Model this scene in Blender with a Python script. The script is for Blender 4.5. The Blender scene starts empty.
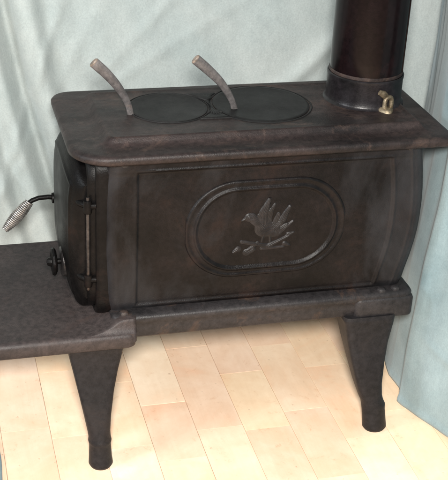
import bpy, math, random
from mathutils import Vector, Matrix, noise
R = math.radians
random.seed(7)
scene = bpy.context.scene
COL = scene.collection

# ------------------------------------------------------------------ camera
cam_d = bpy.data.cameras.new('camera'); cam = bpy.data.objects.new('camera', cam_d); COL.objects.link(cam)
YAW, PITCH, ROLL = .2792, .4744, .0532
F = Vector((math.sin(YAW)*math.cos(PITCH), math.cos(YAW)*math.cos(PITCH), -math.sin(PITCH)))
Rt = Vector((math.cos(YAW), -math.sin(YAW), 0)); Up = Rt.cross(F)
R2 = Rt*math.cos(ROLL)+Up*math.sin(ROLL); U2 = -Rt*math.sin(ROLL)+Up*math.cos(ROLL)
m = Matrix((R2, U2, -F)).transposed().to_4x4(); m.translation = Vector((-.2299, -2.2848, 1.5021))
cam.matrix_world = m
cam_d.sensor_fit = 'HORIZONTAL'; cam_d.sensor_width = 36; cam_d.lens = 1155.65/448*36
cam_d.clip_start = .05; cam_d.clip_end = 200
scene.camera = cam

# ------------------------------------------------------------------ light
world = bpy.data.worlds.new('World'); scene.world = world; world.use_nodes = True
wb = world.node_tree.nodes['Background']; wb.inputs[0].default_value = (.92, .96, 1, 1); wb.inputs[1].default_value = .40
def area(name, loc, target, size, energy, col):
    l = bpy.data.lights.new(name, 'AREA'); l.shape = 'DISK'; l.size = size; l.energy = energy; l.color = col
    o = bpy.data.objects.new(name, l); COL.objects.link(o); o.location = loc
    o.rotation_euler = (Vector(target)-Vector(loc)).to_track_quat('-Z', 'Y').to_euler()
    return o
area('key_lamp', (-.26, -2.42, 1.72), (.3, -.3, .12), .30, 140, (1, .96, .9))
area('left_light', (-1.9, -.9, 1.5), (.2, 0, .3), .7, 32, (.9, .96, 1))  # unseen cool light from the left, grazing the curtain folds
scene.view_settings.view_transform = 'Standard'; scene.view_settings.look = 'None'
scene.view_settings.exposure = 0; scene.view_settings.gamma = 1
scene.render.engine = 'CYCLES'

# ------------------------------------------------------------------ materials
def new_mat(name):
    mt = bpy.data.materials.new(name); mt.use_nodes = True
    nt = mt.node_tree; b = nt.nodes['Principled BSDF']
    return mt, nt, b
def N(nt, t, **kw):
    n = nt.nodes.new(t)
    for k, v in kw.items(): setattr(n, k, v)
    return n
def noise_tex(nt, scale, detail=6, rough=.6, vec=None, dist=0):
    n = N(nt, 'ShaderNodeTexNoise'); n.inputs['Scale'].default_value = scale
    n.inputs['Detail'].default_value = detail; n.inputs['Roughness'].default_value = rough; n.inputs['Distortion'].default_value = dist
    nt.links.new(vec, n.inputs['Vector']); return n
def ramp(nt, fac, stops):
    r = N(nt, 'ShaderNodeValToRGB'); nt.links.new(fac, r.inputs[0])
    e = r.color_ramp.elements
    while len(e) < len(stops): e.new(.5)
    for i, (p, c) in enumerate(stops):
        e[i].position = p; e[i].color = (c if len(c) == 4 else (*c, 1))
    return r
def coords(nt, scale=(1, 1, 1)):
    tc = N(nt, 'ShaderNodeTexCoord'); mp = N(nt, 'ShaderNodeMapping'); mp.inputs['Scale'].default_value = scale
    nt.links.new(tc.outputs['Object'], mp.inputs[0]); return mp.outputs[0]
def mix(nt, fac, a, b, mode='MIX'):
    mx = N(nt, 'ShaderNodeMix', data_type='RGBA', blend_type=mode)
    for s, v in ((mx.inputs[0], fac), (mx.inputs[6], a), (mx.inputs[7], b)):
        if hasattr(v, 'links') or hasattr(v, 'is_linked'): nt.links.new(v, s)
        else: s.default_value = v if not isinstance(v, tuple) else (*v, 1)
    return mx.outputs[2]
def iron(name, dark, brown, r0, r1, bump=.25, mottling=14, rust=None, rust_pos=.66, stretch=(1, 1, 1), spec=.34, rscale=9, sheen_gray=None):
    mt, nt, b = new_mat(name); L = nt.links; v = coords(nt, stretch); vf = coords(nt)
    n1 = noise_tex(nt, mottling, 8, .62, v, .3)
    c = ramp(nt, n1.outputs[0], [(.34, dark), (.64, brown)]).outputs[0]
    n2 = noise_tex(nt, 95, 6, .7, vf)
    sp = ramp(nt, n2.outputs[0], [(.35, (.62, .62, .62)), (.65, (1.3, 1.27, 1.25))]).outputs[0]
    c = mix(nt, 1.0, c, sp, 'MULTIPLY')
    if rust:
        n3 = noise_tex(nt, rscale, 9, .72, vf, .6)
        f = ramp(nt, n3.outputs[0], [(rust_pos-.06, (0, 0, 0)), (rust_pos+.08, (1, 1, 1))]).outputs[0]
        c = mix(nt, f, c, rust)
    if sheen_gray:
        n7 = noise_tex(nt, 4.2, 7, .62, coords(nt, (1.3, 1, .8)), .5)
        sx = N(nt, 'ShaderNodeSeparateXYZ'); L.new(vf, sx.inputs[0])       # grey sheen painted into the colour, stronger toward the ends of the side
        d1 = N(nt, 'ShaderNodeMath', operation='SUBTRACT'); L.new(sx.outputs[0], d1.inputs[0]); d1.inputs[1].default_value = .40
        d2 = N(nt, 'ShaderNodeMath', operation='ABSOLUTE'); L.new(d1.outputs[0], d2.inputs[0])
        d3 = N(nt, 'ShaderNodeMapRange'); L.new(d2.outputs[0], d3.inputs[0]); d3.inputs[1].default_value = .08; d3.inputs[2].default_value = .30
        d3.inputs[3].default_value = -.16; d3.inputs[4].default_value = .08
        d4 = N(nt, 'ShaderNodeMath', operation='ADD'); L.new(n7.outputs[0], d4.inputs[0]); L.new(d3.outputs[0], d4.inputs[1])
        c = mix(nt, ramp(nt, d4.outputs[0], [(.46, (0, 0, 0)), (.68, (1, 1, 1))]).outputs[0], c, sheen_gray)
    L.new(c, b.inputs['Base Color'])
    n4 = noise_tex(nt, mottling*1.7, 6, .6, v, .4)
    r = N(nt, 'ShaderNodeMapRange'); L.new(n4.outputs[0], r.inputs[0])
    r.inputs[1].default_value = .3; r.inputs[2].default_value = .7; r.inputs[3].default_value = r0; r.inputs[4].default_value = r1
    L.new(r.outputs[0], b.inputs['Roughness'])
    n5 = noise_tex(nt, 420, 4, .6, vf); n6 = noise_tex(nt, 45, 5, .6, vf)
    ad = N(nt, 'ShaderNodeMath', operation='MULTIPLY_ADD'); L.new(n6.outputs[0], ad.inputs[0]); ad.inputs[1].default_value = 1.3; L.new(n5.outputs[0], ad.inputs[2])
    bp = N(nt, 'ShaderNodeBump'); bp.inputs['Strength'].default_value = bump; bp.inputs['Distance'].default_value = .0012
    L.new(ad.outputs[0], bp.inputs['Height']); L.new(bp.outputs[0], b.inputs['Normal'])
    b.inputs['Metallic'].default_value = 0; b.inputs['Specular IOR Level'].default_value = spec
    return mt
M_body = iron('cast_iron_body', (.0022, .002, .0022), (.0078, .0062, .0064), .26, .44, .45, 9, (.0135, .0082, .0072), .6, sheen_gray=(.0195, .0195, .0215), spec=.16)
M_bird = iron('rubbed_iron', (.006, .0052, .0054), (.016, .014, .0145), .36, .5, .3, 30, spec=.25)
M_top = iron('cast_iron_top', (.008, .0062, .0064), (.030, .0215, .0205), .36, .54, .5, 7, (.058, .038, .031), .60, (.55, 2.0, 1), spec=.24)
M_lid = iron('cast_iron_lid', (.005, .0052, .0054), (.0105, .0102, .0105), .46, .62, .3, 7, spec=.24)
M_shelf = iron('cast_iron_shelf', (.020, .0165, .0168), (.036, .0285, .0278), .45, .62, .45, 5, (.050, .034, .030), .62, spec=.3)
M_leg = iron('cast_iron_leg', (.0085, .0080, .0088), (.0145, .0134, .0146), .38, .52, .45, 5, (.019, .0155, .015), .62, spec=.2)
M_base = iron('cast_iron_base', (.011, .0105, .0112), (.024, .0215, .0225), .38, .52, .45, 8, (.06, .037, .027), .63, spec=.26)
M_pipe = iron('stovepipe_black', (.0018, .0012, .0014), (.0048, .0026, .0031), .15, .24, .06, 6, (.009, .0042, .0046), .62, (1, 1, .35), spec=.15)
M_collar = iron('collar_iron', (.004, .0036, .004), (.014, .012, .014), .24, .4, .25, 14, spec=.3)
M_door = iron('cast_iron_door', (.0015, .0015, .0016), (.0048, .0042, .0042), .3, .46, .4, 9, (.011, .0065, .0055), .62, spec=.11)
M_steel = iron('worn_steel', (.028, .026, .026), (.07, .065, .065), .25, .45, .3, 60, (.06, .04, .03), .6)
M_tip = iron('bare_metal_tip', (.09, .072, .06), (.19, .155, .13), .35, .5, .3, 60)
M_lifter = iron('lifter_metal', (.060, .056, .057), (.11, .103, .103), .24, .36, .45, 14, (.12, .09, .078), .66, spec=.5)
M_brass = iron('tarnished_brass', (.09, .068, .042), (.30, .25, .175), .38, .5, .5, 70, (.10, .06, .035), .56)
M_nickel = iron('nickel_spring', (.16, .155, .15), (.42, .40, .38), .2, .38, .2, 50, (.1, .07, .05), .62, spec=.5)
for q in (M_steel, M_nickel, M_brass): q.node_tree.nodes['Principled BSDF'].inputs['Metallic'].default_value = .7

def cloth_mat(name, c0, c1, sheen):
    mt, nt, b = new_mat(name); L = nt.links; v = coords(nt)
    n1 = noise_tex(nt, 3.5, 6, .6, v, .4)
    c = ramp(nt, n1.outputs[0], [(.3, c0), (.7, c1)]).outputs[0]
    n2 = noise_tex(nt, 260, 5, .75, v)
    c = mix(nt, 1.0, c, ramp(nt, n2.outputs[0], [(.3, (.88, .88, .88)), (.7, (1.10, 1.10, 1.10))]).outputs[0], 'MULTIPLY')
    n3 = noise_tex(nt, 28, 6, .75, coords(nt, (1, 1, .45)))
    c = mix(nt, 1.0, c, ramp(nt, n3.outputs[0], [(.3, (.90, .90, .90)), (.7, (1.07, 1.07, 1.07))]).outputs[0], 'MULTIPLY')
    L.new(c, b.inputs['Base Color']); b.inputs['Roughness'].default_value = .9
    b.inputs['Sheen Weight'].default_value = sheen; b.inputs['Sheen Roughness'].default_value = .5
    a2 = N(nt, 'ShaderNodeMath', operation='MULTIPLY_ADD'); L.new(n3.outputs[0], a2.inputs[0]); a2.inputs[1].default_value = 2.5; L.new(n2.outputs[0], a2.inputs[2])
    bp = N(nt, 'ShaderNodeBump'); bp.inputs['Strength'].default_value = .35; bp.inputs['Distance'].default_value = .0015
    L.new(a2.outputs[0], bp.inputs['Height']); L.new(bp.outputs[0], b.inputs['Normal'])
    return mt
M_white = cloth_mat('pale_curtain_cloth', (.265, .31, .31), (.35, .38, .372), .1)
M_blue = cloth_mat('blue_curtain_cloth', (.125, .19, .21), (.265, .34, .36), .2)

def board_mat():
    mt, nt, b = new_mat('pale_pine_boards'); L = nt.links
    at = N(nt, 'ShaderNodeAttribute'); at.attribute_name = 'tone'
    c = ramp(nt, at.outputs['Fac'], [(0, (.80, .60, .455)), (.35, (.84, .65, .48)), (.7, (.85, .675, .48)), (1, (.87, .72, .56))]).outputs[0]
    tc = N(nt, 'ShaderNodeTexCoord')
    off = N(nt, 'ShaderNodeVectorMath', operation='MULTIPLY_ADD')
    cx = N(nt, 'ShaderNodeCombineXYZ'); L.new(at.outputs['Fac'], cx.inputs[0]); L.new(at.outputs['Fac'], cx.inputs[1])
    L.new(cx.outputs[0], off.inputs[0]); off.inputs[1].default_value = (37, 91, 0); L.new(tc.outputs['Object'], off.inputs[2])
    mp = N(nt, 'ShaderNodeMapping'); mp.inputs['Scale'].default_value = (14, 1.3, 1); L.new(off.outputs[0], mp.inputs[0])
    g = noise_tex(nt, 3.2, 8, .65, mp.outputs[0], .6)
    c = mix(nt, 1.0, c, ramp(nt, g.outputs[0], [(.3, (.96, .945, .93)), (.65, (1.02, 1.02, 1.02))]).outputs[0], 'MULTIPLY')
    p = noise_tex(nt, 5, 7, .65, off.outputs[0], .5)
    c = mix(nt, 1.0, c, ramp(nt, p.outputs[0], [(.36, (1.02, .89, .82)), (.48, (1, .96, .93)), (.64, (1.06, 1.08, 1.10))]).outputs[0], 'MULTIPLY')
    s = noise_tex(nt, 26, 10, .8, tc.outputs['Object'], .3)
    c = mix(nt, 1.0, c, ramp(nt, s.outputs[0], [(.30, (.80, .66, .55)), (.41, (.98, .96, .94)), (.7, (1.03, 1.03, 1.03))]).outputs[0], 'MULTIPLY')
    k = noise_tex(nt, 70, 3, .5, tc.outputs['Object'])
    f = ramp(nt, k.outputs[0], [(.69, (0, 0, 0)), (.76, (.55, .55, .55))]).outputs[0]
    c = mix(nt, f, c, (.34, .19, .10))
    L.new(c, b.inputs['Base Color']); b.inputs['Roughness'].default_value = .5
    bp = N(nt, 'ShaderNodeBump'); bp.inputs['Strength'].default_value = .2; bp.inputs['Distance'].default_value = .002
    L.new(g.outputs[0], bp.inputs['Height']); L.new(bp.outputs[0], b.inputs['Normal'])
    return mt
M_board = board_mat()
M_gap, _nt, _b = new_mat('joint_dirt'); _nt.links.new(ramp(_nt, noise_tex(_nt, 14, 5, .7, coords(_nt)).outputs[0], [(.38, (.16, .08, .045)), (.56, (.80, .60, .42))]).outputs[0], _b.inputs['Base Color']); _b.inputs['Roughness'].default_value = .9

# ------------------------------------------------------------------ mesh helpers
class MB:
    def __init__(s): s.v = []; s.f = []; s.mi = []
    def add(s, vs, fs, mi=0):
        o = len(s.v); s.v += [tuple(p) for p in vs]; s.f += [tuple(i+o for i in f) for f in fs]; s.mi += [mi]*len(fs)
    def loft(s, loops, cap0=True, cap1=True, closed=True, mi=0):
        n = len(loops[0]); vs = [p for l in loops for p in l]; fs = []
        for k in range(len(loops)-1):
            for i in range(n if closed else n-1):
                j = (i+1) % n; fs.append((k*n+i, k*n+j, (k+1)*n+j, (k+1)*n+i))
        if cap0: fs.append(tuple(reversed(range(n))))
        if cap1: fs.append(tuple((len(loops)-1)*n+i for i in range(n)))
        s.add(vs, fs, mi)
    def tube(s, pts, rad, n=14, cap=True, flat=1.0, up=Vector((0, 1, 0)), mi=0):
        pts = [Vector(p) for p in pts]; loops = []
        for i, p in enumerate(pts):
            t = (pts[min(i+1, len(pts)-1)]-pts[max(i-1, 0)]).normalized()
            a = up.cross(t)
            if a.length < 1e-3: a = Vector((1, 0, 0)).cross(t)
            a.normalize(); b = t.cross(a).normalized()
            r = rad[i] if isinstance(rad, (list, tuple)) else rad
            loops.append([p+a*(r*math.cos(2*math.pi*k/n))+b*(r*flat*math.sin(2*math.pi*k/n)) for k in range(n)])
        s.loft(loops, cap, cap, mi=mi)
    def lathe(s, prof, center, axis='Z', n=64, cap0=True, cap1=True, wob=None, mi=0):
        c = Vector(center); loops = []
        for r, h in prof:
            l = []
            for k in range(n):
                a = 2*math.pi*k/n; rr = r*(1+(wob(a) if wob else 0)); x, y = rr*math.cos(a), rr*math.sin(a)
                l.append(c+(Vector((x, y, h)) if axis == 'Z' else Vector((h, x, y)) if axis == 'X' else Vector((y, h, x))))
            loops.append(l)
        s.loft(loops, cap0, cap1, mi=mi)
    def build(s, name, mats, parent=None, smooth=True, angle=40, bevel=0):
        me = bpy.data.meshes.new(name); me.from_pydata(s.v, [], s.f)
        for mt in (mats if isinstance(mats, list) else [mats]): me.materials.append(mt)
        me.polygons.foreach_set('material_index', s.mi)
        import bmesh
        bm = bmesh.new(); bm.from_mesh(me); bmesh.ops.recalc_face_normals(bm, faces=bm.faces); bm.to_mesh(me); bm.free()
        if smooth:
            me.polygons.foreach_set('use_smooth', [True]*len(me.polygons))
            me.set_sharp_from_angle(angle=R(angle))
        o = bpy.data.objects.new(name, me); COL.objects.link(o)
        if bevel:
            b = o.modifiers.new('bevel', 'BEVEL'); b.width = bevel; b.segments = 2; b.limit_method = 'ANGLE'; b.angle_limit = R(40)
        if parent is not None:
            o.parent = parent; o.matrix_parent_inverse = Matrix.Translation(-world_loc(parent))
        return o
def world_loc(o):
    # every parent here is either the Empty of a thing or a mesh whose own vertices already sit in world space
    return ROOTLOC.get(o.name, Vector((0, 0, 0)))
ROOTLOC = {}
def thing(name, label, cat, loc, group=None):
    o = bpy.data.objects.new(name, None); COL.objects.link(o); o.location = loc; o.empty_display_size = .1
    ROOTLOC[o.name] = Vector(loc); tag(o, label, cat, group); return o
def tag(o, label=None, cat=None, group=None, kind=None):
    if label: o['label'] = label
    if cat: o['category'] = cat
    if group: o['group'] = group
    if kind: o['kind'] = kind
    return o
def rrect(x0, x1, y0, y1, r, z, seg=8, rs=None):
    pts = []
    q = rs or (r, r, r, r)
    for cx, cy, a0, r in ((x1-q[0], y1-q[0], 0, q[0]), (x0+q[1], y1-q[1], 90, q[1]), (x0+q[2], y0+q[2], 180, q[2]), (x1-q[3], y0+q[3], 270, q[3])):
        for k in range(seg+1):
            a = R(a0+90*k/seg); pts.append((cx+r*math.cos(a), cy+r*math.sin(a), z))
    return pts
def sm(a, b, x):
    t = max(0, min(1, (x-a)/(b-a))); return t*t*(3-2*t)
def lerp(tab, z):
    if z <= tab[0][0]: return tab[0][1]
    for (z0, v0), (z1, v1) in zip(tab, tab[1:]):
        if z <= z1:
            t = (z-z0)/(z1-z0); t = t*t*(3-2*t) if False else t; return v0+(v1-v0)*t
    return tab[-1][1]

# ------------------------------------------------------------------ floor
def floor():
    W = .1025; mb = MB(); tones = []
    fixed = {4: [-.33, -.004], 5: [-.131], 3: [-.42, -.22, .11], 2: [-.36, -.12], 1: [-.30, -.05], 6: [-.30, -.03], 7: [-.42, -.14], 0: [-.26], 8: [-.34]}
    for c in range(-22, 32):
        x0 = -.117+c*W; rnd = random.Random(c*31+5)
        base = fixed.get(c, [rnd.uniform(-.3, 0)])
        ys = list(base); y = ys[-1]
        while y < 2.2: y += rnd.uniform(.2, .34); ys.append(y)
        y = ys[0]
        while y > -3.2: y -= rnd.uniform(.18, .32); ys.insert(0, y)
        for a, b in zip(ys, ys[1:]):
            t = rnd.random(); g = rnd.uniform(.0001, .00045); bv = .0006; dz = rnd.uniform(-.0002, .0002)
            X0, X1, Y0, Y1 = x0+g, x0+W-g, a+g, b-g
            lo = [[(X0, Y0, -.012), (X1, Y0, -.012), (X1, Y1, -.012), (X0, Y1, -.012)],
                  [(X0, Y0, -bv+dz), (X1, Y0, -bv+dz), (X1, Y1, -bv+dz), (X0, Y1, -bv+dz)],
                  [(X0+bv, Y0+.0001, dz), (X1-bv, Y0+.0001, dz), (X1-bv, Y1-.0001, dz), (X0+bv, Y1-.0001, dz)]]
            mb.loft(lo, cap0=False); tones += [t]*12
    mb.add([(-3, -4, -.004), (4, -4, -.004), (4, 3, -.004), (-3, 3, -.004)], [(0, 1, 2, 3)], 1); tones += [.5]*4
    o = mb.build('floor', [M_board, M_gap], smooth=False)
    at = o.data.attributes.new('tone', 'FLOAT', 'POINT'); at.data.foreach_set('value', tones)
    tag(o, kind='structure', label='pale varnished board floor of short staggered planks')
floor()

# ------------------------------------------------------------------ curtains
def sheet(name, mat, fn, nu, nv, thick=.003):
    vs = [fn(i/(nu-1), j/(nv-1)) for j in range(nv) for i in range(nu)]
    fs = [(j*nu+i, j*nu+i+1, (j+1)*nu+i+1, (j+1)*nu+i) for j in range(nv-1) for i in range(nu-1)]
    mb = MB(); mb.add(vs, fs); o = mb.build(name, mat, angle=180)
    s = o.modifiers.new('thickness', 'SOLIDIFY'); s.thickness = thick; s.offset = 0
    return o
def fold(t, sharp=1.6):
    return math.copysign(abs(math.sin(t))**(1/sharp), math.sin(t))
def back_fn(u, v):
    x = -1.0+2.05*u; z = .004+1.75*v
    s = x+.23*(z-.6)                               # folds hang slightly aslant
    n = noise.noise(Vector((x*1.6, z*.9, 3)))
    left = 1-sm(-.02, .18, s)
    y = .215
    n2_ = noise.noise(Vector((s*7, z*.7, 13)))
    y += left*((.018+.016*n2_)*fold(s*27+n*1.6+n2_*4+.6, 1.3)+.012*math.sin(s*71+n*3)+.002*math.sin(s*140+n*5))
    y += (1-left)*(.006*math.sin(s*9+n*3)+.007*noise.noise(Vector((s*4, z*1.4, 9))))
    y -= .010*math.exp(-((x-.62-(z-.58)*1.1)/.03)**2)*sm(.45, .6, x)
    for o_, k_, a_, w_ in ((.30, .9, .007, .018), (.44, 1.5, .006, .022), (.16, .5, .007, .016), (.08, .35, .010, .014)):
        y -= a_*math.exp(-((x-o_-(z-.75)*k_+.02*n)/w_)**2)*(.4+.6*noise.noise(Vector((z*4, o_*9, 2))))     # diagonal crease by the pipe
    y += .003*noise.noise(Vector((x*14, z*6, 1)))
    return (x, y, z)
tag(sheet('curtain', M_white, back_fn, 420, 160), 'pale grey white curtain hanging in slanted folds behind the black stove', 'curtain')
PATH = [(.985, .19), (.915, .12), (.868, .02), (.835, -.06), (.803, -.14), (.788, -.21), (.790, -.265), (.783, -.300), (.767, -.312), (.770, -.330), (.787, -.375), (.823, -.457), (.87, -.56), (.93, -.68), (.98, -.8), (1.0, -.95)]
_cum = [0]
for a, b in zip(PATH, PATH[1:]): _cum.append(_cum[-1]+math.dist(a, b))
def path(u):
    s = u*_cum[-1]
    for i in range(len(PATH)-1):
        if s <= _cum[i+1] or i == len(PATH)-2:
            t = (s-_cum[i])/(_cum[i+1]-_cum[i]); a, b = PATH[i], PATH[i+1]
            return a[0]+(b[0]-a[0])*t, a[1]+(b[1]-a[1])*t
def side_fn(u, v):
    z = .003+1.5*v
    x, y = path(u)
    x += .040*sm(.0, .75, z)                       # leans away from the stove higher up
    n = noise.noise(Vector((u*3, z*.8, 21)))
    a = (.25+.75*sm(0, .35, z))*(.25+.75*sm(.25, .5, u))
    x += a*(.0035*math.sin(u*40+n*2.2+z*1.4)+.0018*math.sin(u*95+n*5))
    x += .003*noise.noise(Vector((u*16, z*7, 5)))
    # soft horizontal sag crease low on the front panel
    x -= .005*math.exp(-((z-.17+.30*(u-.55))/.010)**2)*sm(.44, .60, u)
    x -= .003*(1-sm(.014, .018, z))                # turned-up hem
    return (x, y, z)
tag(sheet('curtain', M_blue, side_fn, 300, 240), 'blue grey plush curtain reaching the floor at the right beside the stove pipe and leg', 'curtain')
def corner_fn(u, v):
    x = -.134-.22*v+.004*math.sin(u*9); y = -.265-.32*u
    z = .006+.030*sm(0, .35, v)+.010*math.sin(u*17+v*5)*v+.004*noise.noise(Vector((x*30, y*30, 2)))
    return (x-.012*u*0+.010*math.exp(-((u-.45)/.3)**2), y, z)
tag(sheet('draped_cloth', M_blue, corner_fn, 50, 40), 'pale blue cloth edge lying on the floor at the lower left below the stove shelf', 'cloth')

# ------------------------------------------------------------------ the stove
stove = thing('wood_stove', 'black cast iron box wood stove on four legs with bird medallion on its side', 'stove', (.41, -.17, 0))
YC = -.17
YN, YF = -.335, -.005           # near and far faces of the firebox
XR = [(.28, .724), (.315, .725), (.335, .728), (.36, .733), (.39, .740), (.42, .7455), (.45, .749), (.48, .7505), (.51, .7505), (.54, .749), (.58, .7445), (.62, .738), (.66, .729)]
XL = [(.28, .104), (.32, .098), (.36, .094), (.45, .091), (.55, .092), (.66, .096)]
def panel_relief(x, z):
    # frame line of the side panel, 1 outside, 0 inside; right border follows the bulging end
    xr = lerp(XR, z)-.072; xl = .153
    d = min(x-xl, xr-x, z-.330, .619-z)
    r = 1-sm(0, .004, d)
    h = .0035*r
    h += .0012*math.exp(-((d+.003)/.0022)**2)             # bead
    h += .0022*math.exp(-((z-.6215)/.0022)**2)*sm(.15, .2, x)*(1-sm(.66, .70, x))
    h += .0045*sm(.612, .626, z)                           # heavier rail along the top
    d2 = (lerp(XR, z)-.030)-x
    h += .0012*math.exp(-(d2/.003)**2)
    # gently swelling panel
    h += .004*math.sin(math.pi*max(0, min(1, (z-.32)/.30)))
    h += .0009*noise.noise(Vector((x*16, z*16, 0)))+.0014*noise.noise(Vector((x*5, z*5, 4)))
    return h
def firebox():
    mb = MB(); loops = []; nz = 150; nx = 300; rc = .022
    for j in range(nz+1):
        z = .300+.356*j/nz; x0, x1 = lerp(XL, z), lerp(XR, z)
        tuck = .012*(1-sm(.30, .34, z))
        l = []
        yn, yf = YN+tuck, YF-tuck
        for i in range(nx+1):
            x = x0+rc+(x1-x0-2*rc)*i/nx
            l.append((x, yn-panel_relief(x, z), z))
        h = panel_relief(x1-rc, z)
        for k in range(1, 10):
            a = R(90*k/10); l.append((x1-rc+rc*math.sin(a), yn+rc-rc*math.cos(a)-h*(1-k/10), z))
        l.append((x1, yn+rc, z)); l.append((x1+.004, YC, z)); l.append((x1, yf-rc, z))
        for k in range(1, 6):
            a = R(90*k/6); l.append((x1-rc+rc*math.cos(a), yf-rc+rc*math.sin(a), z))
        for k in range(5):
            l.append((x1-rc-(x1-x0-2*rc)*k/4, yf, z))
        for k in range(1, 6):
            a = R(90*k/6); l.append((x0+rc-rc*math.sin(a), yf-rc+rc*math.cos(a), z))
        l.append((x0, yf-rc, z)); l.append((x0, yn+rc, z))
        h = panel_relief(x0+rc, z)
        for k in range(1, 10):
            a = R(90*k/10); l.append((x0+rc-rc*math.cos(a), yn+rc-rc*math.sin(a)-h*k/10, z))
        loops.append(l)
    mb.loft(loops)
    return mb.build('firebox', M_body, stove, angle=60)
fb = firebox()

# medallion: stadium with two cast rings, on the near side of the firebox
MX, MZ = .413, .483
def stad(x, z, hw, hh):
    dx = max(0, abs(x)-(hw-hh*.93)); r = hh; 
    return math.hypot(dx, z*(.93 if abs(z) < 0 else 1))-r if dx > 0 else abs(z)-r
def face_y(x, z): return YN-panel_relief(x, z)
def medal_h(x, z):
    d1 = stad(x, z, .160, .106); d2 = stad(x, z, .139, .087)
    h = .0010+.0024*math.exp(-((d1+.005)/.0045)**2)+.0034*math.exp(-((d2)/.0032)**2)
    h -= .0018*(1-sm(-.010, -.003, d2))                     # sunken field inside the inner ring
    h += .0004*noise.noise(Vector((x*60, z*60, 7)))
    return h, d1
def field_y(x, z):
    # y of the medallion field at absolute x, z
    return -(medal_h(x-MX, z-MZ)[0])+face_y(x, z)
def medallion():
    vs = []; idx = {}; fs = []; step = .0013; nx = int(.165/step); nz = int(.112/step)
    for j in range(-nz, nz+1):
        for i in range(-nx, nx+1):
            x, z = i*step, j*step; h, d = medal_h(x, z)
            if d > .0025: continue
            e = 1-sm(-.002, .0015, d)
            idx[(i, j)] = len(vs); vs.append((MX+x, face_y(MX+x, MZ+z)-h*e+(1-e)*.002, MZ+z))
    for j in range(-nz, nz):
        for i in range(-nx, nx):
            q = [(i, j), (i+1, j), (i+1, j+1), (i, j+1)]
            if all(k in idx for k in q): fs.append([idx[k] for k in q])
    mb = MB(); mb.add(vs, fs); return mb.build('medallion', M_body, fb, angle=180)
medallion()
def PX(x, y):   # design coordinates (millimetres from the medallion centre)
    return (x, y)
BIRD = [  # x0,z0,x1,z1,r0,r1,height  (mm)
    (-4, -6, 16, -12, 13, 10, 5.5), (-2, 0, -14, 20, 8, 3, 4), (16, -6, 22, 20, 7, 3, 4),          # body
    (-4, -2, -26, 14, 9, 6, 4.5),         # neck
    (-27, 16, -33, 17, 6.5, 6, 5.5), (-38, 16, -46, 11, 3, 1.2, 3.5),   # head, beak
    (-4, 2, -6, 24, 9, 6, 5), (-6, 24, 4, 52, 7, 2.2, 5.5),    # near wing
    (0, 0, 6, 26, 7, 5, 3.5), (6, 24, 14, 40, 4, 2, 3.5),
    (14, -8, 30, 8, 8, 5.5, 5), (30, 8, 42, 34, 6, 2.2, 5.5),   # far wing
    (20, -14, 40, -2, 6, 3, 4), (24, -18, 50, 4, 4.5, 2, 4),     # tail and flank feathers
    (-2, -14, -6, -32, 2.4, 2, 3), (8, -16, 10, -34, 2.4, 2, 3),   # feet
    (-44, -34, 6, -46, 3, 3.6, 4), (6, -46, 44, -28, 3.8, 2.4, 5),   # branches crossing
    (-6, -50, 36, -50, 3, 2, 3.2), (-14, -38, -34, -52, 3, 2, 3.5),
    (-60, -54, -50, -48, 2, 4.5, 4), (-34, -56, -22, -50, 5.5, 4, 4), (44, -26, 54, -22, 4, 1.5, 4), (38, -44, 48, -48, 4, 1.5, 4),
]
def bird_h(x, z):
    h = 0
    for x0, z0, x1, z1, r0, r1, H in BIRD:
        k = 6 if max(z0, z1) < -20 else 2; x0, z0, x1, z1 = x0*1.1, z0*1.12+k, x1*1.1, z1*1.12+k
        r0 *= 1.6; r1 *= 1.6; dx, dz = x1-x0, z1-z0; t = max(0, min(1, ((x-x0)*dx+(z-z0)*dz)/(dx*dx+dz*dz)))
        d = math.hypot(x-x0-dx*t, z-z0-dz*t); r = r0+(r1-r0)*t
        if d < r: h = max(h, (H*.8)*(1-(d/r)**2)**.7*min(1, r/4+.35)*(.82+.18*math.cos(d*2.1)))
    return h
def bird():
    vs = []; idx = {}; fs = []; step = .9
    H = {}
    for j in range(-75, 68):
        for i in range(-74, 74): H[(i, j)] = bird_h(i*step, j*step)
    for (i, j), h in H.items():
        if h > 0 or any(H.get((i+a, j+b), 0) > 0 for a in (-1, 0, 1) for b in (-1, 0, 1)):
            x, z = MX+i*step/1000, MZ+j*step/1000+.004
            idx[(i, j)] = len(vs); vs.append((x, field_y(x, z)-(h/1000 if h > 0 else -.0006), z))
    for (i, j) in idx:
        q = [(i, j), (i+1, j), (i+1, j+1), (i, j+1)]
        if all(k in idx for k in q): fs.append([idx[k] for k in q])
    mb = MB(); mb.add(vs, fs); return mb.build('bird_emblem', M_bird, fb, angle=180)
bird()

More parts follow.
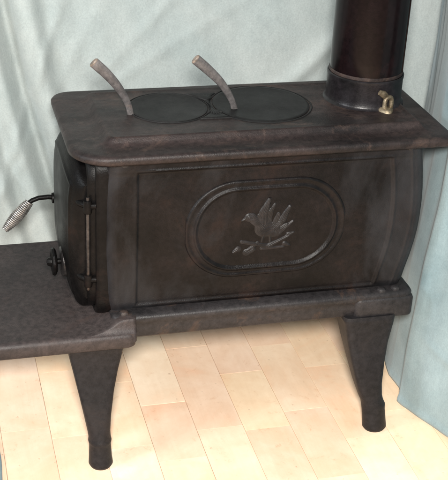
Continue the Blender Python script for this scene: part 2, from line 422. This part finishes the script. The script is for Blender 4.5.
# top plate
def top_plate():
    x0, x1, y0, y1 = .030, .792, -.362, .004
    mb = MB()
    lv = [(.642, .010, 1), (.643, .003, 1), (.647, .0, 1), (.655, .0, 1), (.6595, .0025, 1), (.6612, .007, 1), (.6616, .013, .85), (.6612, .022, .7), (.6612, .034, .5), (.6622, .044, .36), (.6645, .050, .28), (.669, .0545, .23), (.6745, .058, .19), (.6768, .0605, .17), (.6772, .063, .15), (.6766, .066, .12), (.6755, .071, .1)]
    loops = []
    for z, ins, k in lv: loops.append(rrect(x0+ins*1.25, x1-ins, y0+ins, y1-ins, .03, z, 9, (.03*k, .04*k, .075*k, .022*k)))
    mb.loft(loops, cap0=True, cap1=True)
    return mb.build('top_plate', M_top, stove, angle=50)
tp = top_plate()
ZT = .6755
LC = [(.248, -.160, .80), (.441, -.163, 1)]
for k, (cx, cy, ks) in enumerate(LC):
    ring = MB(); ring.lathe([(ks*a_, b_) for a_, b_ in [(.1020, -.0005), (.1020, .0010), (.1028, .0016), (.1042, .0016), (.1055, .0004), (.1055, -.0005)]], (cx, cy, ZT), n=96, cap0=False, cap1=False); ring.build('lid_ring', M_lid, tp)
    l = MB(); l.lathe([(ks*a_, b_) for a_, b_ in [(.0985, -.0005), (.0995, .0005), (.0995, .0012), (.0985, .0020), (.093, .0022), (.091, .0017), (.05, .0019), (.001, .0020)]], (cx, cy, ZT), n=96, cap0=False)
    lo = l.build('cooking_lid', M_lid, stove)
def bridge():
    mb = MB(); cx, cy = .3345, -.162; loops = []
    for dz, ins in ((.0, 0), (.0018, 0), (.003, .0022), (.0038, .007)):
        l = []
        n = 18
        for s in (1, -1):
            for k in range(n+1):
                y = -s*.070+s*.140*k/n
                rr = .1065 if s > 0 else .0855; w = rr-math.sqrt(max(0, rr**2-y*y))+.001
                l.append((cx+s*max(.0006, w-ins), cy+y*(1-ins*6), ZT+dz))
        loops.append(l)
    mb.loft(loops)
    # raised fan ornament in its waist
    for a in range(-60, 61, 20):
        for sgn in (-1, 1):
            d = Vector((math.sin(R(a))*.55, sgn*math.cos(R(a)), 0))
            c0 = Vector((cx, cy+sgn*.028, ZT+.003)); 
            mb.tube([c0+d*t*.030 for t in (0, .35, .7, 1)], [.0014, .003, .0032, .0012], 8, flat=.9, up=Vector((0, 0, 1)))
    return mb.build('lid_bridge', M_lid, stove)
bridge()

# flue collar
PXC, PYC = .667, -.152
col = MB()
col.lathe([(.0845, -.001), (.084, .003), (.081, .005), (.0790, .009), (.0785, .02), (.0785, .052), (.0795, .056), (.0795, .061), (.0775, .063), (.0765, .061), (.0765, .03)], (PXC, PYC, ZT-.003), n=96, cap0=False, cap1=False)
collar = col.build('flue_collar', M_collar, stove)
lug = MB()
ang = math.atan2(-.85, .28); dv = Vector((math.cos(ang), math.sin(ang), 0)); tv = Vector((-dv.y, dv.x, 0))
lp = Vector((PXC, PYC, ZT))+dv*.081-tv*.008
def arch(c, w, h, rad):
    pts = []
    for k in range(13):
        a = R(180*k/12); pts.append(c+tv*(w*math.cos(a))+Vector((0, 0, h+w*math.sin(a))))
    pts = [c+tv*w]+pts+[c-tv*w]; return pts
lug.tube(arch(lp+tv*.004+dv*.003, .0085, .020, 0), [.0050]*15, 10)
lug.tube([lp-tv*.002+Vector((0, 0, .030)), lp-tv*.010+Vector((0, 0, .037)), lp-tv*.019+Vector((0, 0, .041))], [.0075, .0075, .0055], 10, flat=.7)
lug.lathe([(.016, 0), (.015, .005), (.011, .008), (.004, .009)], lp+dv*.004+Vector((0, 0, -.001)), n=20, wob=lambda a: .12*math.sin(3*a))
lug.build('clamp_lug', M_brass, collar, angle=60)

# cast base under the firebox
b = MB()
lv = [(.266, .010), (.267, .004), (.271, .001), (.290, .0), (.300, .0), (.304, -.004), (.313, -.005), (.318, -.002), (.321, .006), (.322, .018), (.322, .03)]
b.loft([rrect(.108+i, .738-i, -.358+i, .018-i, .022, z, 6) for z, i in lv])
b.loft([rrect(.612+i, .7435-i, -.3655+i, -.25, .012, z, 6) for z, i in ((.262, .006), (.264, .001), (.268, 0), (.303, 0), (.308, .002), (.311, .008))])
base = b.build('base', M_base, stove, angle=50)
# front hearth shelf
s_ = MB()
lv = [(.260, .008), (.2605, .003), (.264, .0), (.284, .0), (.290, .002), (.293, .008), (.2935, .014), (.2925, .018), (.2922, .03)]
s_.loft([rrect(-.215+i, .1475-i, -.384+i, .044-i, .03, z, 7, (.03, .03, .03, .016)) for z, i in lv])
s_.loft([rrect(.035+i*1.3, .1495, -.3805+i*.17, .0405-i*.17, .02, z, 7, (.008, .008, .008, .008)) for z, i in ((.272, 0), (.2915, 0.0), (.2940, .018), (.2985, .034), (.3055, .047), (.3135, .056), (.3185, .063), (.3195, .07))])
s_.build('hearth_shelf', M_shelf, stove, angle=50)

# legs
def leg(side, far):
    # rows: z, x0, x1, y0(near), y1(far)
    if side == 'L':
        rows = [(.268, .008, .130, -.378, -.270), (.258, .010, .128, -.379, -.275), (.250, .014, .124, -.378, -.285), (.243, .0155, .1225, -.378, -.292), (.205, .0235, .112, -.383, -.312), (.165, .0315, .103, -.392, -.335), (.115, .041, .096, -.404, -.358), (.078, .0475, .0935, -.414, -.370), (.066, .0490, .0940, -.417, -.373), (.058, .0480, .0955, -.420, -.373), (.05, .0500, .0940, -.419, -.375), (.02, .0490, .0955, -.424, -.377), (.006, .048, .0975, -.427, -.377), (.0, .051, .0945, -.424, -.380)]
    else:
        rows = [(.270, .590, .706, -.370, -.262), (.266, .590, .706, -.371, -.265), (.262, .590, .706, -.372, -.270), (.25, .595, .704, -.372, -.285), (.205, .603, .693, -.378, -.310), (.165, .6115, .686, -.388, -.333), (.115, .624, .6830, -.399, -.352), (.085, .634, .686, -.404, -.362), (.072, .640, .690, -.407, -.364), (.062, .642, .695, -.409, -.364), (.05, .644, .6955, -.410, -.366), (.02, .648, .700, -.413, -.368), (.006, .649, .7025, -.414, -.368), (.0, .653, .699, -.411, -.371)]
    mb = MB(); loops = []
    fine = []
    for a, c in zip(rows, rows[1:]):
        for t in (0, .5): fine.append([a[i]+(c[i]-a[i])*t for i in range(5)])
    fine.append(list(rows[-1]))
    for z, x0, x1, y0, y1 in fine:
        n = 36; l = []; cx, cy, hx, hy = (x0+x1)/2, (y0+y1)/2, (x1-x0)/2, (y1-y0)/2
        e = 2/(2+6*sm(.06, .2, z))
        for k in range(n):
            a = 2*math.pi*k/n; c, s = math.cos(a), math.sin(a)
            X = cx+hx*math.copysign(abs(c)**e, c); Y = cy+hy*math.copysign(abs(s)**e, s)
            if far: Y = 2*YC-Y+.05*(1-z/.27)
            l.append((X, Y, z))
        loops.append(l)
    mb.loft(loops); return mb.build('leg', M_leg, stove, angle=45)
leg('L', 0); leg('R', 0); leg('L', 1); leg('R', 1)

# front casting (door surround)
def yz_loop(x, y0, y1, z0, z1, r, arch=.0, n=8):
    pts = []
    for cy, cz, a0 in ((y1-r, z1-r, 0), (y0+r, z1-r, 90), (y0+r, z0+r, 180), (y1-r, z0+r, 270)):
        for k in range(n+1):
            a = R(a0+90*k/n); pts.append((x, cy+r*math.cos(a), cz+r*math.sin(a)))
    return pts
fr = MB()
for prof in ([(.112, 0), (.086, 0), (.078, .002), (.076, .006), (.077, .012), (.080, .016)],):
    fr.loft([yz_loop(x, -.330+i, -.010-i, .298+i, .652-i, .04, 0) for x, i in prof])
# arched rim bead
fr.loft([yz_loop(x, -.316+i, -.024-i, .303+i, .645-i, .055) for x, i in ((.080, 0), (.066, .001), (.0625, .004), (.0625, .009), (.066, .012), (.080, .013))], cap0=False, cap1=False)
fplate = fr.build('front_plate', M_door, stove, angle=50)

# door: swelling casting with arched top
def door():
    mb = MB(); Y0, Y1, Z0 = -.303, -.037, .306
    def topz(y):
        t = abs((y-YC)/(Y1-YC)); return .632-.050*t**2.6
    nu, nv = 120, 120; g = []
    def pt(u, v):
        # u -1..1 across, v 0..1 up; superelliptic swell
        y = YC+(Y1-Y0)/2*u; zt = topz(y)
        # rounded lower corners
        zb = Z0+.030*max(0, (abs(u)-.80)/.20)**2
        z = zb+(zt-zb)*v
        e = max(abs(u)**5, abs(2*v-1)**6); e = min(1, (abs(u)**4+abs(2*v-1)**5))
        sw = .037*(max(0, 1-abs(u)**4)**.5)*(max(0, 1-abs(2*v-1)**5)**.5)
        low = .010*(1-sm(.30, .42, z))                   # tucks in toward the bottom
        x = .060-sw+low*(1-e)
        # raised inner border line
        d = max(abs(u), abs(2*v-1)); x -= .0022*math.exp(-((d-.80)/.025)**2)
        return (x, y, z)
    uu = [math.sin(math.pi/2*(-1+2*i/nu)) for i in range(nu+1)]; vv = [.5+.5*math.sin(math.pi/2*(-1+2*j/nv)) for j in range(nv+1)]
    vs = [pt(u, v) for v in vv for u in uu]
    fs = [(j*(nu+1)+i, j*(nu+1)+i+1, (j+1)*(nu+1)+i+1, (j+1)*(nu+1)+i) for j in range(nv) for i in range(nu)]
    # rim wall going back to the surround
    ring = [i for i in range(nu+1)]+[j*(nu+1)+nu for j in range(1, nv+1)]+[nv*(nu+1)+i for i in range(nu-1, -1, -1)]+[j*(nu+1) for j in range(nv-1, 0, -1)]
    o = len(vs); vs += [(.078, vs[i][1], vs[i][2]) for i in ring]; k = len(ring)
    fs += [(ring[i], ring[(i+1) % k], o+(i+1) % k, o+i) for i in range(k)]
    mb.add(vs, fs); return mb.build('door', M_door, stove, angle=50)
dr = door()
# hinges and pin rod on the near edge of the door
for z in (.545, .385):
    hg = MB()
    hg.lathe([(.002, -.014), (.0075, -.013), (.0085, -.009), (.0085, .009), (.0075, .013), (.002, .014)], (.062, -.318, z), n=20)
    hg.tube([(.078, -.322, z+.003), (.062, -.318, z+.001), (.050, -.300, z), (.042, -.275, z+.001)], [.006, .0065, .0065, .004], 10, up=Vector((0, 0, 1)))
    hg.build('hinge', M_door, dr)
rod = MB(); rod.tube([(.062, -.319, .365), (.062, -.319, .46), (.062, -.319, .565)], .0034, 12, up=Vector((1, 0, 0))); rod.build('hinge_pin', M_steel, dr)

# spring door handle
hd = MB(); y = -.062
hp = [(.040, y, .447), (.016, y, .450), (-.004, y-.002, .450), (-.018, y-.004, .446), (-.030, y-.005, .438), (-.066, y-.012, .402)]
hd.tube(hp, [.0055, .0052, .005, .005, .0048, .0035], 12)
hd.lathe([(.002, -.010), (.011, -.008), (.012, 0), (.010, .006)], (.032, y, .447), axis='X', n=20)
handle = hd.build('handle', M_door, dr)
sp = MB(); a0 = Vector((-.024, y-.005, .443)); a1 = Vector((-.078, y-.014, .386)); ax = (a1-a0); L_ = ax.length; ax.normalize()
e1 = ax.cross(Vector((0, 1, 0))).normalized(); e2 = ax.cross(e1)
pts = []
turns = 20
for k in range(turns*12+1):
    t = k/(turns*12); r = .0045+.0075*math.sin(math.pi*min(1, t*.85+.12))**.8; th = 2*math.pi*turns*t
    pts.append(a0+ax*(L_*t)+e1*(r*math.cos(th))+e2*(r*math.sin(th)))
sp.tube(pts, .0017, 7, up=ax)
sp.build('spring_grip', M_nickel, dr)

# draft wheel low on the door
dw = MB(); kc = (.018, -.205, .372)
dw.lathe([(.004, .016), (.006, .004), (.006, -.006)], kc, axis='X', n=16)
dw.lathe([(.023, -.004), (.027, -.006), (.0285, -.009), (.027, -.013), (.018, -.015), (.010, -.013), (.009, -.019), (.0065, -.023), (.001, -.024)], kc, axis='X', n=48, wob=lambda a: .035*math.sin(9*a))
dw.build('draft_wheel', M_door, dr)
dp = MB(); dp.lathe([(.032, .010), (.032, -.001), (.029, -.003), (.012, -.004)], (.026, -.205, .372), axis='X', n=40, cap0=False); dp.build('draft_plate', M_steel, dr)

# bolts and tie lugs
def bolt(x, y, z, axis='Y', r=.0065, mat=M_base):
    mb = MB()
    mb.lathe([(r*1.3, .003), (r*1.35, -.001), (r, -.003), (r, -.006), (r*.6, -.0075), (.0006, -.008)], (x, y, z), axis=axis, n=6 if r < .006 else 18)
    mb.build('bolt', mat, stove, angle=30)
bolt(.128, -.340, .640, r=.0075); bolt(.700, -.340, .640)
for x, y in ((.128, -.348), (.672, -.349), (.704, -.346)):
    mb = MB(); mb.lathe([(.010, -.004), (.0095, .002), (.007, .0045), (.004, .0055), (.0005, .006)], (x, y, .322), n=14, wob=lambda a: .08*math.sin(5*a)); mb.build('bolt', M_base, stove)

# ------------------------------------------------------------------ stovepipe (stands in the collar)
sp_ = MB()
def pw(a): return .0015*math.sin(3*a)+.001*math.sin(7*a+1)
prof = [(.0735, -.006)]+[(.0748, .0)]+[(.0748, .04*i) for i in range(1, 34)]
sp_.lathe(prof, (PXC, PYC, .7335), n=96, cap0=False, cap1=False, wob=pw)
pipe = sp_.build('stovepipe', M_pipe, None, angle=60)
tag(pipe, 'glossy black round stovepipe rising from the collar on top of the stove', 'stovepipe')
bd = MB()
bd.lathe([(.0750, .0), (.0768, .002), (.0768, .006), (.0750, .008)], (PXC, PYC, .7345), n=96, cap0=False, cap1=False)
o = bd.build('joint_band', M_top); o.parent = pipe
se = MB(); a = R(-30); se.tube([(PXC+.0745*math.cos(a), PYC+.0745*math.sin(a), .735+t) for t in (0, .4, .8, 1.3)], .0022, 8, up=Vector((1, 0, 0))); o = se.build('seam', M_pipe); o.parent = pipe

# ------------------------------------------------------------------ lid lifters standing in their sockets
def lifter(name, pts, label):
    mb = MB(); P = [Vector(p) for p in pts]
    # smooth curve through control points
    out = []
    Q = [P[0]*2-P[1]]+P+[P[-1]*2-P[-2]]
    for i in range(1, len(Q)-2):
        for k in range(8):
            t = k/8; a, b_, c, d = Q[i-1], Q[i], Q[i+1], Q[i+2]
            out.append(.5*((2*b_)+(c-a)*t+(2*a-5*b_+4*c-d)*t*t+(3*b_-a-3*c+d)*t**3))
    out.append(P[-1]); n = len(out)
    rad = [.0065+.0038*sm(.1, .95, i/(n-1)) for i in range(n)]
    mb.tube(out, rad, 16, flat=.5)
    o = mb.build(name, M_lifter, angle=50); tag(o, label, 'lid lifter', 'lid lifters standing on the stove top')
    tb = MB(); d = (out[-1]-out[-3]).normalized()
    tb.tube([out[-1]-d*.0015, out[-1]-d*.0003, out[-1]+d*.0018], [.0103, .0104, .0085], 16, flat=.52)
    t = tb.build('tip', M_tip, angle=50); t.parent = o
    return o
lifter('lid_lifter', [(.168, -.186, .674), (.161, -.188, .700), (.143, -.192, .733), (.119, -.197, .764), (.093, -.200, .790)], 'curved metal lid lifter on the round lid farther from the stovepipe')
lifter('lid_lifter', [(.380, -.186, .674), (.370, -.188, .700), (.347, -.192, .735), (.319, -.197, .764), (.291, -.200, .789)], 'curved metal lid lifter on the round lid nearer the stovepipe')
